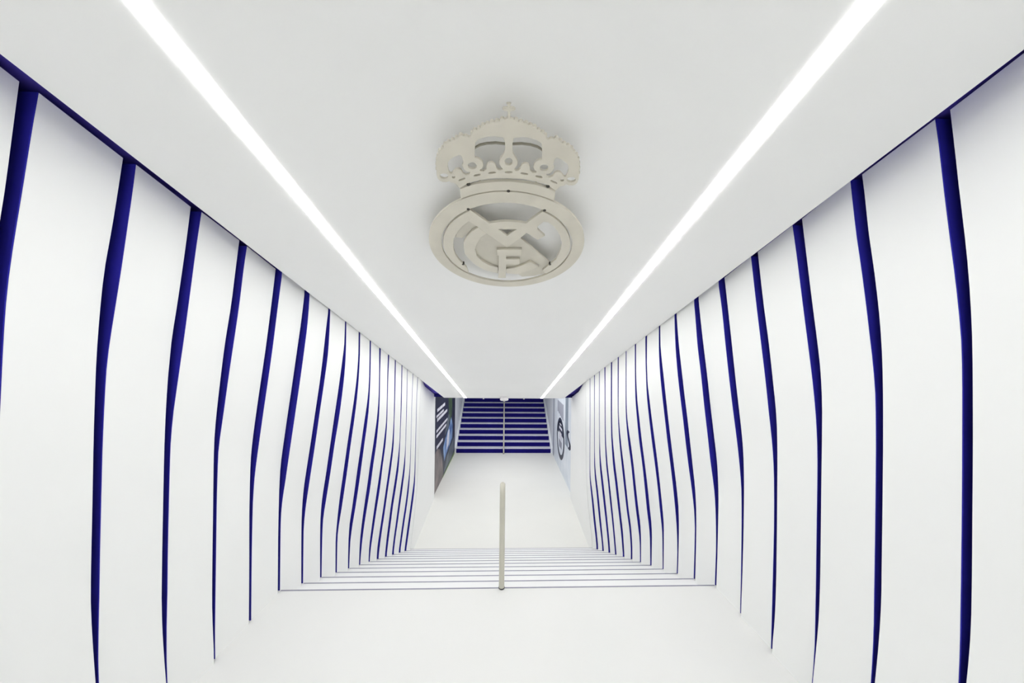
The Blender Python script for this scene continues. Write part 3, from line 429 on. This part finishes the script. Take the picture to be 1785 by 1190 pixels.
def panel_mesh(sg, near, far, y0, y1, zb0, zt0, zb1, zt1, thick=0.012, cols=1, mid=None):
    """ruled white sheet between two edge curves; thick towards the wall behind."""
    bm = bmesh.new()
    front, rear = [], []
    for r in range(ROWS + 1):
        t = r / ROWS
        zn, zf = zb0 + (zt0 - zb0) * t, zb1 + (zt1 - zb1) * t
        xn, xf = curve_at(near, zn), curve_at(far, zf)
        fr, re = [], []
        for c in range(cols + 1):
            s = c / cols
            x = xn + (xf - xn) * s
            z = zn + (zf - zn) * s
            if mid:
                x += mid(s, t)[0]
                z += mid(s, t)[1]
            y = y0 + (y1 - y0) * s
            fr.append(bm.verts.new((x, y, z)))
            re.append(bm.verts.new((x + sg * thick, y, z)))
        front.append(fr)
        rear.append(re)
    for g in (front, rear):
        for r in range(ROWS):
            for c in range(cols):
                bm.faces.new((g[r][c], g[r][c + 1], g[r + 1][c + 1], g[r + 1][c]))
    for r in range(ROWS):
        bm.faces.new((front[r][0], rear[r][0], rear[r + 1][0], front[r + 1][0]))
        bm.faces.new((front[r][cols], rear[r][cols], rear[r + 1][cols], front[r + 1][cols]))
    for c in range(cols):
        bm.faces.new((front[0][c], rear[0][c], rear[0][c + 1], front[0][c + 1]))
        bm.faces.new((front[ROWS][c], rear[ROWS][c], rear[ROWS][c + 1], front[ROWS][c + 1]))
    return bm


def return_mesh(sg, edge, y, zb, zt):
    """blue return: closes the panel's near edge back to the wall behind."""
    bm = bmesh.new()
    rows = []
    for r in range(ROWS + 1):
        z = zb + (zt - zb) * r / ROWS
        x = curve_at(edge, z)
        rows.append([bm.verts.new(p) for p in ((x, y - 0.004, z), (x, y - 0.0005, z),
                                               (sg * WALL_X, y - 0.0005, z), (sg * WALL_X, y - 0.004, z))])
    for a, b in zip(rows, rows[1:]):
        for i in range(4):
            bm.faces.new((a[i], a[(i + 1) % 4], b[(i + 1) % 4], b[i]))
    bm.faces.new(rows[0])
    bm.faces.new(rows[-1])
    return bm


def build_wall(name, sg, slots, end_top_mid, end_top_far, end_x_mid, end_x_far):
    # backing wall
    bm = bmesh.new()
    x0, x1 = sorted((sg * WALL_X, sg * (WALL_X + 0.12)))
    add_box(bm, x0, x1, BACK, PANEL_END, LOW - 0.2, CEIL0 + 0.75)
    wall = structure(bm_obj(name, bm, M_DEEP))
    GAP = 0.035
    curves = {k: (prep(a), prep(b)) for k, (a, b) in slots.items()}
    tops = {k: (a[-1][0], b[-1][0]) for k, (a, b) in curves.items()}

    def top(k, side):
        x = abs(curves[k][side][-1][1])
        return tops[k][side] + (0.05 if x < 1.605 and k >= 5 else 0.0)
    # slots 0 and nearer repeat the nearest measured profile, one tread closer each
    near_zero = [(z, x) for z, x in curves[1][1]]
    # plain sheet beside and behind the viewer
    y_a = slot_y(0)
    p = panel_mesh(sg, near_zero, curves[1][0], y_a, slot_y(1) - GAP, 0, tops[1][1] + SLOPE * TREAD, 0, top(1, 0))
    o = bm_obj('panel', p, M_PANEL, wall, smooth=True)
    bm_obj('panel_return', return_mesh(sg, near_zero, y_a, 0, tops[1][1] + SLOPE * TREAD), M_BLUE, o)
    p = panel_mesh(sg, near_zero, curves[1][0], BACK, y_a - GAP, 0, tops[1][1] + SLOPE * (slot_y(1) - BACK),
                   0, tops[1][0] + SLOPE * TREAD)
    bm_obj('panel', p, M_PANEL, wall, smooth=True)
    for k in range(1, 18):
        zb = tread_z(k)
        p = panel_mesh(sg, curves[k][1], curves[k + 1][0], slot_y(k), slot_y(k + 1) - GAP,
                       zb, top(k, 1), zb, top(k + 1, 0))
        o = bm_obj('panel', p, M_PANEL, wall, smooth=True)
        bm_obj('panel_return', return_mesh(sg, curves[k][1], slot_y(k), zb, top(k, 1)), M_BLUE, o)
    # last wide sheet beside the lower floor
    k = 18
    zt = top(k, 1)
    far = [(LOW, sg * end_x_far), (end_top_far, sg * end_x_far)]
    ym = 6.9
    s_m = (ym - slot_y(k)) / (PANEL_END - slot_y(k))

    def mid(s, t):
        # the sheet's crease: lean over the first part, then straight
        tri = s / s_m if s < s_m else (1 - s) / (1 - s_m)
        x_lin = abs(curve_at(curves[k][1], zt)) * (1 - s_m) + end_x_far * s_m
        z_lin = zt * (1 - s_m) + end_top_far * s_m
        return (sg * (end_x_mid - x_lin) * tri * t ** 2, (end_top_mid - z_lin) * tri * t)
    p = panel_mesh(sg, curves[k][1], far, slot_y(k), PANEL_END, LOW, zt, LOW, end_top_far, thick=0.02, cols=12, mid=mid)
    o = bm_obj('panel', p, M_PANEL, wall, smooth=True)
    bm_obj('panel_return', return_mesh(sg, curves[k][1], slot_y(k), LOW, zt), M_PANEL, o)
    # end jamb that closes the cavity towards the lower hall
    x0, x1 = sorted((sg * (end_x_far + 0.02), sg * (WALL_X + 0.12)))
    jb = box('panel_return', x0, x1, PANEL_END - 0.03, PANEL_END, LOW, end_top_far, M_PANEL, o)
    return wall


wall_left = build_wall('wall_left', -1, SLOTS_LEFT, -0.806 + EYE, -1.190 + EYE, 1.735, 1.815)
wall_right = build_wall('wall_right', 1, SLOTS_RIGHT, -0.895 + EYE, -1.235 + EYE, 1.655, 1.79)
wall_back = structure(box('wall_back', -2.3, 2.3, BACK - 0.12, BACK, -0.25, CEIL0 + 0.9, M_PANEL))

# ------------------------------------------------------------------ ceiling with two light slots
LX = 1.000          # centre of each lamp
LW = 0.031          # half width of a lamp
bm = bmesh.new()
for a, b in ((-CEIL_HALF, -LX - LW), (-LX + LW, LX - LW - 0.03), (LX + LW - 0.03, CEIL_HALF)):
    add_slab(bm, a, b, BACK, CEIL_END, (0.0, -0.06))
ceiling = structure(bm_obj('ceiling', bm, M_CEIL))
# shadow-gap covers between the ceiling board and the panelled walls
for i, sg in enumerate((-1, 1)):
    x0, x1 = sorted((sg * (CEIL_HALF - 0.04), sg * (WALL_X + 0.01)))
    structure(slab('trim_%d' % (i + 1), x0, x1, BACK, CEIL_END, (-0.105, -0.145), M_COVE))
    x0, x1 = sorted((sg * (CEIL_HALF - 0.06), sg * (CEIL_HALF - 0.04)))
    structure(slab('trim_%d' % (i + 3), x0, x1, BACK, CEIL_END, (-0.06, -0.145), M_COVE))

for lx, lab in ((-LX, 'long white linear lamp recessed in the ceiling on the side of the dark mural'),
                (LX - 0.03, 'long white linear lamp recessed in the ceiling on the side of the pale mural')):
    t = thing('ceiling_lamp', lab, 'lamp', (lx, 0, 0), 'recessed linear ceiling lamps')
    bm = bmesh.new()
    for a, b, o0, o1 in ((-LW, -LW + 0.003, 0.0, -0.05), (LW - 0.003, LW, 0.0, -0.05), (-LW, LW, -0.05, -0.055)):
        add_slab(bm, a, b, BACK, CEIL_END, (o0, o1))
    for y0, y1 in ((BACK, BACK + 0.004), (CEIL_END - 0.004, CEIL_END)):
        add_slab(bm, -LW, LW, y0, y1, (0.0, -0.05))
    bm_obj('lamp_housing', bm, M_ALU, t)
    slab('diffuser', -LW + 0.003, LW - 0.003, BACK + 0.004, CEIL_END - 0.004, (0.003, -0.006), M_LAMP, t)

# ------------------------------------------------------------------ stairs going down
st = thing('staircase', 'broad white staircase descending from the upper landing between the panelled walls', 'stairs', (0, NOSE, 0))
for n in range(1, N_STEP + 1):
    y0 = (n - 1) * TREAD
    z = -n * RISE
    s = box('step', -1.80, 1.80, y0 + 0.001, y0 + TREAD, LOW - 0.19, z, M_STEP, st)
    box('nosing_strip', -1.775, 1.775, y0 + TREAD - 0.009, y0 + TREAD + 0.001, z - 0.02, z + 0.0015, M_NOSE, s)

# handrail: seen end-on it is one upright; the rail falls away behind it
def handrail(name, label, x, y, z, pts, posts, rad, collar):
    t = thing(name, label, 'handrail', (x, y, z))
    tube('rail', pts, rad, M_POST, t)
    for py, z0, z1 in posts:
        p = tube('post', [(0, py, z0), (0, py, z1)], rad, M_POST, t)
        tube('collar', [(0, py, z0), (0, py, z0 + collar)], rad * 1.12, M_COLLAR, p)
    return t


sl = RISE / TREAD
bend = [(0, 0.0, 0.60), (0, 0.0, 0.780)]
for i in range(1, 7):
    a = i / 6 * (math.pi / 2 + math.atan(sl))
    bend.append((0, 0.045 * (1 - math.cos(a)), 0.780 + 0.045 * math.sin(a)))
y_l, z_l = bend[-1][1], bend[-1][2]
bend += [(0, y_l + d, z_l - sl * d) for d in (0.2, 1.0, 2.0, 3.0, 3.30)]
handrail('handrail', 'slim round steel handrail standing on the middle of the white stairs', -0.005, NOSE - 0.005, 0.0,
         bend, [(0.0, 0.0015, 0.61), (1.72, -7 * RISE + 0.0, z_l - sl * (1.72 - y_l)), (3.42, LOW, z_l - sl * (3.35 - y_l))],
         0.0225, 0.008)

# ------------------------------------------------------------------ lower hall: far stairs
fs = thing('staircase', 'blue staircase with pale treads climbing at the far end of the tunnel', 'stairs', (0, FAR_NOSE, LOW))
N_FAR = 15
for n in range(1, N_FAR + 1):
    y0 = (n - 1) * FAR_TREAD
    s = box('step', -1.80, 1.80, y0 + 0.001, y0 + FAR_TREAD, 0 if n < 3 else (n - 3) * FAR_RISE, n * FAR_RISE - 0.012, M_RISER, fs)
    box('tread', -1.80, 1.80, y0 - 0.003, y0 + FAR_TREAD - 0.004, n * FAR_RISE - 0.012, n * FAR_RISE, M_TREAD, s)
sf = FAR_RISE / FAR_TREAD
pts = [(0, -0.10, 0.5), (0, -0.10, 0.84)]
for i in range(1, 7):
    a = i / 6 * (math.pi / 2 - math.atan(sf))
    pts.append((0, -0.10 + 0.06 * (1 - math.cos(a)), 0.84 + 0.06 * math.sin(a)))
yl, zl = pts[-1][1], pts[-1][2]
pts += [(0, yl + d, zl + sf * d) for d in (0.3, 1.0, 2.0, 3.0, 3.8)]
posts = [(-0.10, 0.0, 0.51)]
for py, n in ((1.485, 6), (3.375, 13)):
    posts.append((py, n * FAR_RISE, zl + sf * (py - yl)))
handrail('handrail', 'thin pale handrail dividing the far blue stairs in two', 0.0, FAR_NOSE, LOW, pts, posts, 0.026, 0.02)

# far side walls, soffit and end
HALL = 1.87
for sg, nm in ((-1, 'wall_left.001'), (1, 'wall_right.001')):
    x0, x1 = sorted((sg * HALL, sg * (HALL + 0.25)))
    structure(box(nm, x0, x1, PANEL_END + 0.001, FAR_NOSE + N_FAR * FAR_TREAD + 0.6, LOW - 0.2, 1.9, M_FARWALL))
# stringers closing the gap between stairs and side walls
for i, sg in enumerate((-1, 1)):
    x0, x1 = sorted((sg * 1.802, sg * (HALL - 0.001)))
    bm = bmesh.new()
    add_box(bm, x0, x1, 0, N_FAR * FAR_TREAD, 0, 0.19)
    for v in bm.verts:
        v.co.z += max(0, v.co.y * sf) - (0 if v.co.z > 0.1 else 0.0)
    tr = structure(bm_obj('trim_%d' % (5 + i), bm, M_FARWALL))
    tr.location = (0, FAR_NOSE, LOW)
structure(box('ceiling.001', -2.2, 2.2, CEIL_END + 0.02, FAR_NOSE + N_FAR * FAR_TREAD + 0.6, 1.62, 1.75, M_FARROOF))
structure(box('floor.002', -2.2, 2.2, FAR_NOSE + N_FAR * FAR_TREAD, FAR_NOSE + N_FAR * FAR_TREAD + 0.6,
              LOW + N_FAR * FAR_RISE - 0.3, LOW + N_FAR * FAR_RISE, M_FARROOF))
# header that closes the end of the sloping ceiling up to the hall soffit
structure(box('trim_7', -2.2, 2.2, CEIL_END + 0.001, CEIL_END + 0.06, ceil_z(CEIL_END) + 0.02, 1.75, M_DEEP))

# ------------------------------------------------------------------ murals
def mural_picture_material(name, dark):
    """printed photo: soft blotches of colour, no light or shade."""
    m = bpy.data.materials.new(name)
    m.use_nodes = True
    nt = m.node_tree
    p = nt.nodes['Principled BSDF']
    tc = nt.nodes.new('ShaderNodeTexCoord')
    mp = nt.nodes.new('ShaderNodeMapping')
    nt.links.new(tc.outputs['Object'], mp.inputs['Vector'])
    n = nt.nodes.new('ShaderNodeTexNoise')
    n.inputs['Scale'].default_value = 3.0
    n.inputs['Detail'].default_value = 5
    nt.links.new(mp.outputs['Vector'], n.inputs['Vector'])
    r = nt.nodes.new('ShaderNodeValToRGB')
    els = r.color_ramp.elements
    for i, (pos, c) in enumerate(dark):
        e = els[i] if i < 2 else els.new(pos)
        e.position = pos
        e.color = (*c, 1)
    nt.links.new(n.outputs['Fac'], r.inputs['Fac'])
    nt.links.new(r.outputs['Color'], p.inputs['Base Color'])
    p.inputs['Roughness'].default_value = 0.45
    return m


M_NAVY = mural_picture_material('print_navy', [(0.3, (0.010, 0.012, 0.030)), (0.7, (0.026, 0.030, 0.060))])
M_TURF = mural_picture_material('print_turf', [(0.3, (0.03, 0.055, 0.03)), (0.7, (0.09, 0.15, 0.07))])
M_CROWD = mural_picture_material('print_crowd', [(0.3, (0.07, 0.065, 0.075)), (0.7, (0.24, 0.19, 0.18))])
M_KIT = mural_picture_material('print_kit', [(0.35, (0.05, 0.12, 0.34)), (0.65, (0.30, 0.45, 0.70))])
M_SLATE = mural_picture_material('print_slate', [(0.3, (0.07, 0.09, 0.11)), (0.7, (0.16, 0.19, 0.22))])
M_WHITEPRINT = material('print_white', (0.66, 0.66, 0.74), 0.5)
M_LIME = material('print_green_edge', (0.16, 0.26, 0.09), 0.5)
M_ICE = mural_picture_material('print_ice', [(0.3, (0.66, 0.72, 0.80)), (0.7, (0.78, 0.82, 0.88))])
M_STEELBLUE = mural_picture_material('print_steel_blue', [(0.3, (0.22, 0.27, 0.33)), (0.7, (0.30, 0.35, 0.42))])
M_INK = mural_picture_material('print_ink', [(0.3, (0.012, 0.016, 0.04)), (0.7, (0.04, 0.05, 0.085))])
M_GREYPRINT = material('print_grey', (0.30, 0.31, 0.38), 0.5)

mx = -HALL + 0.012
ml = thing('wall_mural', 'dark navy wall mural with rows of small white text beside the lower floor', 'mural', (mx, PANEL_END, LOW))
ML = FAR_NOSE - PANEL_END
# all mural shapes: local x = out of the wall, local y = along the wall, local z = up


def side_patch(name, sg, loops, d0, d1, mat, parent):
    """flat shape on a side wall; loops are (along, up)."""
    o = plate(name, loops, d0, d1, mat, parent, bevel=0.0)
    o.data.transform(Matrix(((0, 0, -sg, 0), (1, 0, 0, 0), (0, 1, 0, 0), (0, 0, 0, 1))))
    return o


def rect(a0, a1, b0, b1):
    return [(a0, b0), (a1, b0), (a1, b1), (a0, b1)]


side_patch('backing', -1, [rect(0.005, ML - 0.005, 0.0, 2.75)], -0.012, 0.0, M_NAVY, ml)
side_patch('mural_picture', -1, [[(0.0 + 0.01, 0.01), (1.45, 0.01), (1.25, 0.55), (0.9, 1.0), (0.55, 1.12), (0.01, 1.05)]], 0.0, 0.002, M_CROWD, ml)
side_patch('mural_picture', -1, [[(1.5, 0.08), (2.9, 0.08), (3.35, 0.16), (3.4, 0.7), (2.4, 0.55), (1.9, 0.4)]], 0.0, 0.002, M_SLATE, ml)
side_patch('mural_picture', -1, [[(1.55, 0.42), (1.75, 0.5), (2.3, 0.62), (3.0, 0.74), (3.1, 1.2), (2.75, 1.55), (2.3, 1.3), (1.75, 1.12), (1.35, 0.9)]], 0.002, 0.004, M_KIT, ml)
side_patch('mural_picture', -1, [[(1.9, 0.66), (2.3, 0.74), (2.45, 1.2), (2.2, 1.22), (1.95, 1.05)]], 0.004, 0.006, M_WHITEPRINT, ml)
side_patch('mural_picture', -1, [[(2.1, 1.35), (2.9, 1.6), (2.95, 2.0), (2.75, 2.35), (2.2, 2.35), (2.3, 1.9)]], 0.0, 0.002, M_TURF, ml)
side_patch('mural_picture', -1, [[(1.6, 1.2), (2.3, 1.35), (2.5, 1.7), (2.2, 1.75), (1.7, 1.4)]], 0.002, 0.004, M_SLATE, ml)
side_patch('edge_strip', -1, [[(1.3, 0.0), (3.55, 0.0), (3.55, 0.10), (1.3, 0.03)]], 0.004, 0.007, M_LIME, ml)
rnd = random.Random(5)
fl = LOW - EYE
for (a0, a1, zc, h) in ((0.45, 1.60, -1.69, 0.085), (0.36, 1.36, -1.845, 0.065), (0.46, 1.95, -1.96, 0.085), (0.38, 2.02, -2.255, 0.07),
                        (0.38, 1.80, -2.40, 0.075), (0.42, 1.28, -2.72, 0.085)):
    y = a0
    loops = []
    zc = zc - fl
    while y < a1 - 0.05:
        w = min(a1 - y, rnd.uniform(0.16, 0.42))
        loops.append(rect(y, y + w, zc - h / 2, zc + h / 2))
        y += w + 0.035
    side_patch('text_line', -1, loops, 0.0, 0.005, M_WHITEPRINT, ml)

mr = thing('wall_mural', 'pale icy blue wall mural with a dark ringed round badge beside the lower floor', 'mural', (HALL - 0.012, PANEL_END, LOW))
side_patch('backing', 1, [rect(0.005, ML - 0.005, 0.0, 2.75)], -0.012, 0.0, M_ICE, mr)
side_patch('side_band', 1, [rect(0.70, 1.12, 1.1, 2.75)], 0.0, 0.002, M_STEELBLUE, mr)
side_patch('side_band', 1, [rect(3.22, 3.40, 0.02, 2.75)], 0.0, 0.002, M_GREYPRINT, mr)
cyc, czc = 10.2 - PANEL_END, -2.86 - fl


def circ(r, n=40, a0=0.0, a1=2 * math.pi, c=(cyc, czc)):
    return [(c[0] + r * math.cos(a0 + (a1 - a0) * i / n), c[1] + r * math.sin(a0 + (a1 - a0) * i / n)) for i in range(n)]


side_patch('badge_ring', 1, [circ(0.67), circ(0.52)], 0.0, 0.005, M_INK, mr)
side_patch('badge_field', 1, [circ(0.56)], 0.0, 0.002, M_ICE, mr)
top_half = [(cyc + 0.56 * math.cos(a), czc + 0.56 * math.sin(a)) for a in [math.pi * (0.08 + 0.84 * i / 20) for i in range(21)]]
side_patch('badge_crown', 1, [top_half], 0.002, 0.005, M_INK, mr)
side_patch('badge_mark', 1, [rect(cyc - 0.30, cyc + 0.22, czc + 0.30, czc + 0.38)], 0.005, 0.008, M_WHITEPRINT, mr)
side_patch('badge_mark', 1, [rect(cyc - 0.18, cyc + 0.12, czc + 0.44, czc + 0.49)], 0.005, 0.008, M_WHITEPRINT, mr)
side_patch('badge_mark', 1, [[(cyc - 0.28, czc - 0.02), (cyc + 0.25, czc - 0.02), (cyc + 0.18, czc + 0.22), (cyc - 0.20, czc + 0.20)]], 0.005, 0.008, M_WHITEPRINT, mr)
side_patch('badge_mark', 1, [[(cyc - 0.24, czc - 0.30), (cyc + 0.22, czc - 0.30), (cyc + 0.26, czc - 0.06), (cyc - 0.25, czc - 0.08)]], 0.002, 0.005, M_GREYPRINT, mr)
side_patch('text_line', 1, [rect(cyc - 0.02 + 0.22 * i, cyc + 0.15 + 0.22 * i, 1.78 + 0.03 * i, 2.22) for i in range(-2, 3)], 0.0, 0.003, M_GREYPRINT, mr)
# cropped second emblem, half hidden by the last panel: a curved dark stroke
s_l = []
for i in range(15):
    a = i / 14
    s_l.append((0.66 + 0.20 * math.sin(a * 2 * math.pi) - 0.06, 1.62 - 0.52 * a))
stroke = [(y + 0.12, z) for y, z in s_l] + [(y - 0.12, z) for y, z in reversed(s_l)]
side_patch('badge_stroke', 1, [stroke], 0.0, 0.005, M_INK, mr)

# ------------------------------------------------------------------ crest hung under the ceiling
cre = thing('ceiling_crest', 'large beige metal crest with a crown hanging under the sloping ceiling', 'emblem')
cth, sth = math.cos(TH), math.sin(TH)
cv = CREST_V                         # distance along the slope (negative = further down the tunnel)
yc = -cv * cth + sth * 0.09
# CREST_V was measured from the point of the ceiling plane above the eye
cre.matrix_world = Matrix(((1, 0, 0, CREST_U), (0, -cth, -sth, yc - 0.0), (0, sth, -cth, ceil_z(yc)), (0, 0, 0, 1)))
F0, F1 = 0.075, 0.090                # rear and front face below the ceiling
R = CREST_R
DROP = -0.007


def circle(r, n=96):
    return [(r * math.cos(2 * math.pi * i / n), r * math.sin(2 * math.pi * i / n)) for i in range(n)]


def crest_plate(name, loops, z0, z1, mat, parent, dv=DROP):
    return plate(name, [[(u, v + dv) for u, v in lp] for lp in loops], z0, z1, mat, parent)


crest_plate('outer_ring', [circle(R * 1.013), circle(R * 0.858)], F0, F1, M_STEEL, cre)
crest_plate('letter_m', CREST['M'], F0, F1, M_STEEL, cre)
lc = crest_plate('letter_c', CREST['C'], F0, F1, M_STEEL, cre)
crest_plate('letter_arm', CREST['CE'], F0, F1, M_STEEL, lc)
crest_plate('letter_f', CREST['F'], F0, F1 + 0.002, M_STEEL, cre)
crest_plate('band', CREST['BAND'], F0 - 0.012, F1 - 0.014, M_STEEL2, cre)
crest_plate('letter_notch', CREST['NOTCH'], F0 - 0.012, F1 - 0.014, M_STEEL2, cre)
CD = -0.005
cw = crest_plate('crown', CREST['CROWN'], F1 - 0.011, F1, M_STEEL, cre, CD)
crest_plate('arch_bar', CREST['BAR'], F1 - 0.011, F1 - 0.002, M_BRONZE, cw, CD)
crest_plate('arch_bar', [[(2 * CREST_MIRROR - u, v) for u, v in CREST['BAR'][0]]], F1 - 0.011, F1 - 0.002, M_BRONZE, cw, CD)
crest_plate('cross', CREST['CROSS'], F1 - 0.011, F1, M_STEEL, cw, CD)
bead_mesh = None
for u, v in CREST_BEADS:
    if bead_mesh is None:
        bm = bmesh.new()
        bmesh.ops.create_cone(bm, cap_ends=True, segments=14, radius1=0.0085, radius2=0.0085, depth=0.0105)
        o = bm_obj('bead', bm, M_STEEL, cw)
        bead_mesh = o.data
    else:
        o = link_obj('bead', bead_mesh, None, cw)
    o.location = (u, v + CD, F1 - 0.0056)
crest_plate('crown_band', CREST['BANDC'], F0, F1, M_STEEL, cre)
bolt_mesh = None
for u, v in CREST_BOLTS:
    if bolt_mesh is None:
        bm = bmesh.new()
        bmesh.ops.create_cone(bm, cap_ends=True, segments=12, radius1=0.0075, radius2=0.0075, depth=0.018)
        o = bm_obj('bolt', bm, M_DARKBOLT, cre)
        bolt_mesh = o.data
    else:
        o = link_obj('bolt', bolt_mesh, None, cre)
    o.location = (u, v + DROP, F1 - 0.008)
# slim stand-offs between the plates and the ceiling board
so_mesh = None
for u, v in [(R * 0.93 * math.cos(a), R * 0.93 * math.sin(a)) for a in (0.35, 1.1, 2.04, 2.79)] + \
        [(0.0, 0.69), (-0.12, 0.455), (0.12, 0.455)]:
    if so_mesh is None:
        bm = bmesh.new()
        bmesh.ops.create_cone(bm, cap_ends=True, segments=10, radius1=0.005, radius2=0.005, depth=F0 + 0.004)
        o = bm_obj('standoff', bm, M_STEEL2, cre)
        so_mesh = o.data
    else:
        o = link_obj('standoff', so_mesh, None, cre)
    o.location = (u, v, (F0 + 0.004) / 2)

# ------------------------------------------------------------------ small ceiling devices at the lower end
def ceiling_device(name, label, cat, x, y, prof, mat, dark, group=None):
    t = thing(name, label, cat, (x, y, ceil_z(y)), group)
    t.rotation_euler = (-TH, 0, 0)
    seg = 24
    bm = bmesh.new()
    rings = [[bm.verts.new((r * math.cos(2 * math.pi * k / seg), r * math.sin(2 * math.pi * k / seg), -d)) for k in range(seg)] for r, d in prof]
    for a, b in zip(rings, rings[1:]):
        for k in range(seg):
            bm.faces.new((a[k], a[(k + 1) % seg], b[(k + 1) % seg], b[k]))
    bm.faces.new(rings[0])
    bm.faces.new(rings[-1])
    bm_obj('housing', bm, mat, t, smooth=True)
    return t


det = ceiling_device('smoke_detector', 'round white smoke detector at the lower end of the ceiling', 'detector', 0.0, 7.93,
                     [(0.085, 0.0), (0.085, 0.02), (0.105, 0.03), (0.108, 0.07), (0.09, 0.088), (0.045, 0.092)], M_PLASTIC, None)
bm = bmesh.new()
bmesh.ops.create_cone(bm, cap_ends=True, segments=16, radius1=0.035, radius2=0.028, depth=0.012, matrix=Matrix.Translation((0, 0, -0.097)))
bm_obj('sensor_cap', bm, M_ALU, det)
for x, lab in ((-0.53, 'small white sprinkler head between the smoke detector and the dark mural'),
               (0.505, 'small white sprinkler head between the smoke detector and the pale mural')):
    sp = ceiling_device('sprinkler', lab, 'sprinkler', x, 8.03, [(0.038, 0.0), (0.036, 0.006), (0.014, 0.010), (0.012, 0.03), (0.02, 0.032), (0.02, 0.036)],
                        M_PLASTIC, None, 'ceiling sprinklers')
    bm = bmesh.new()
    bmesh.ops.create_cone(bm, cap_ends=True, segments=12, radius1=0.024, radius2=0.024, depth=0.003, matrix=Matrix.Translation((0, 0, -0.0378)))
    bm_obj('deflector', bm, M_ALU, sp)
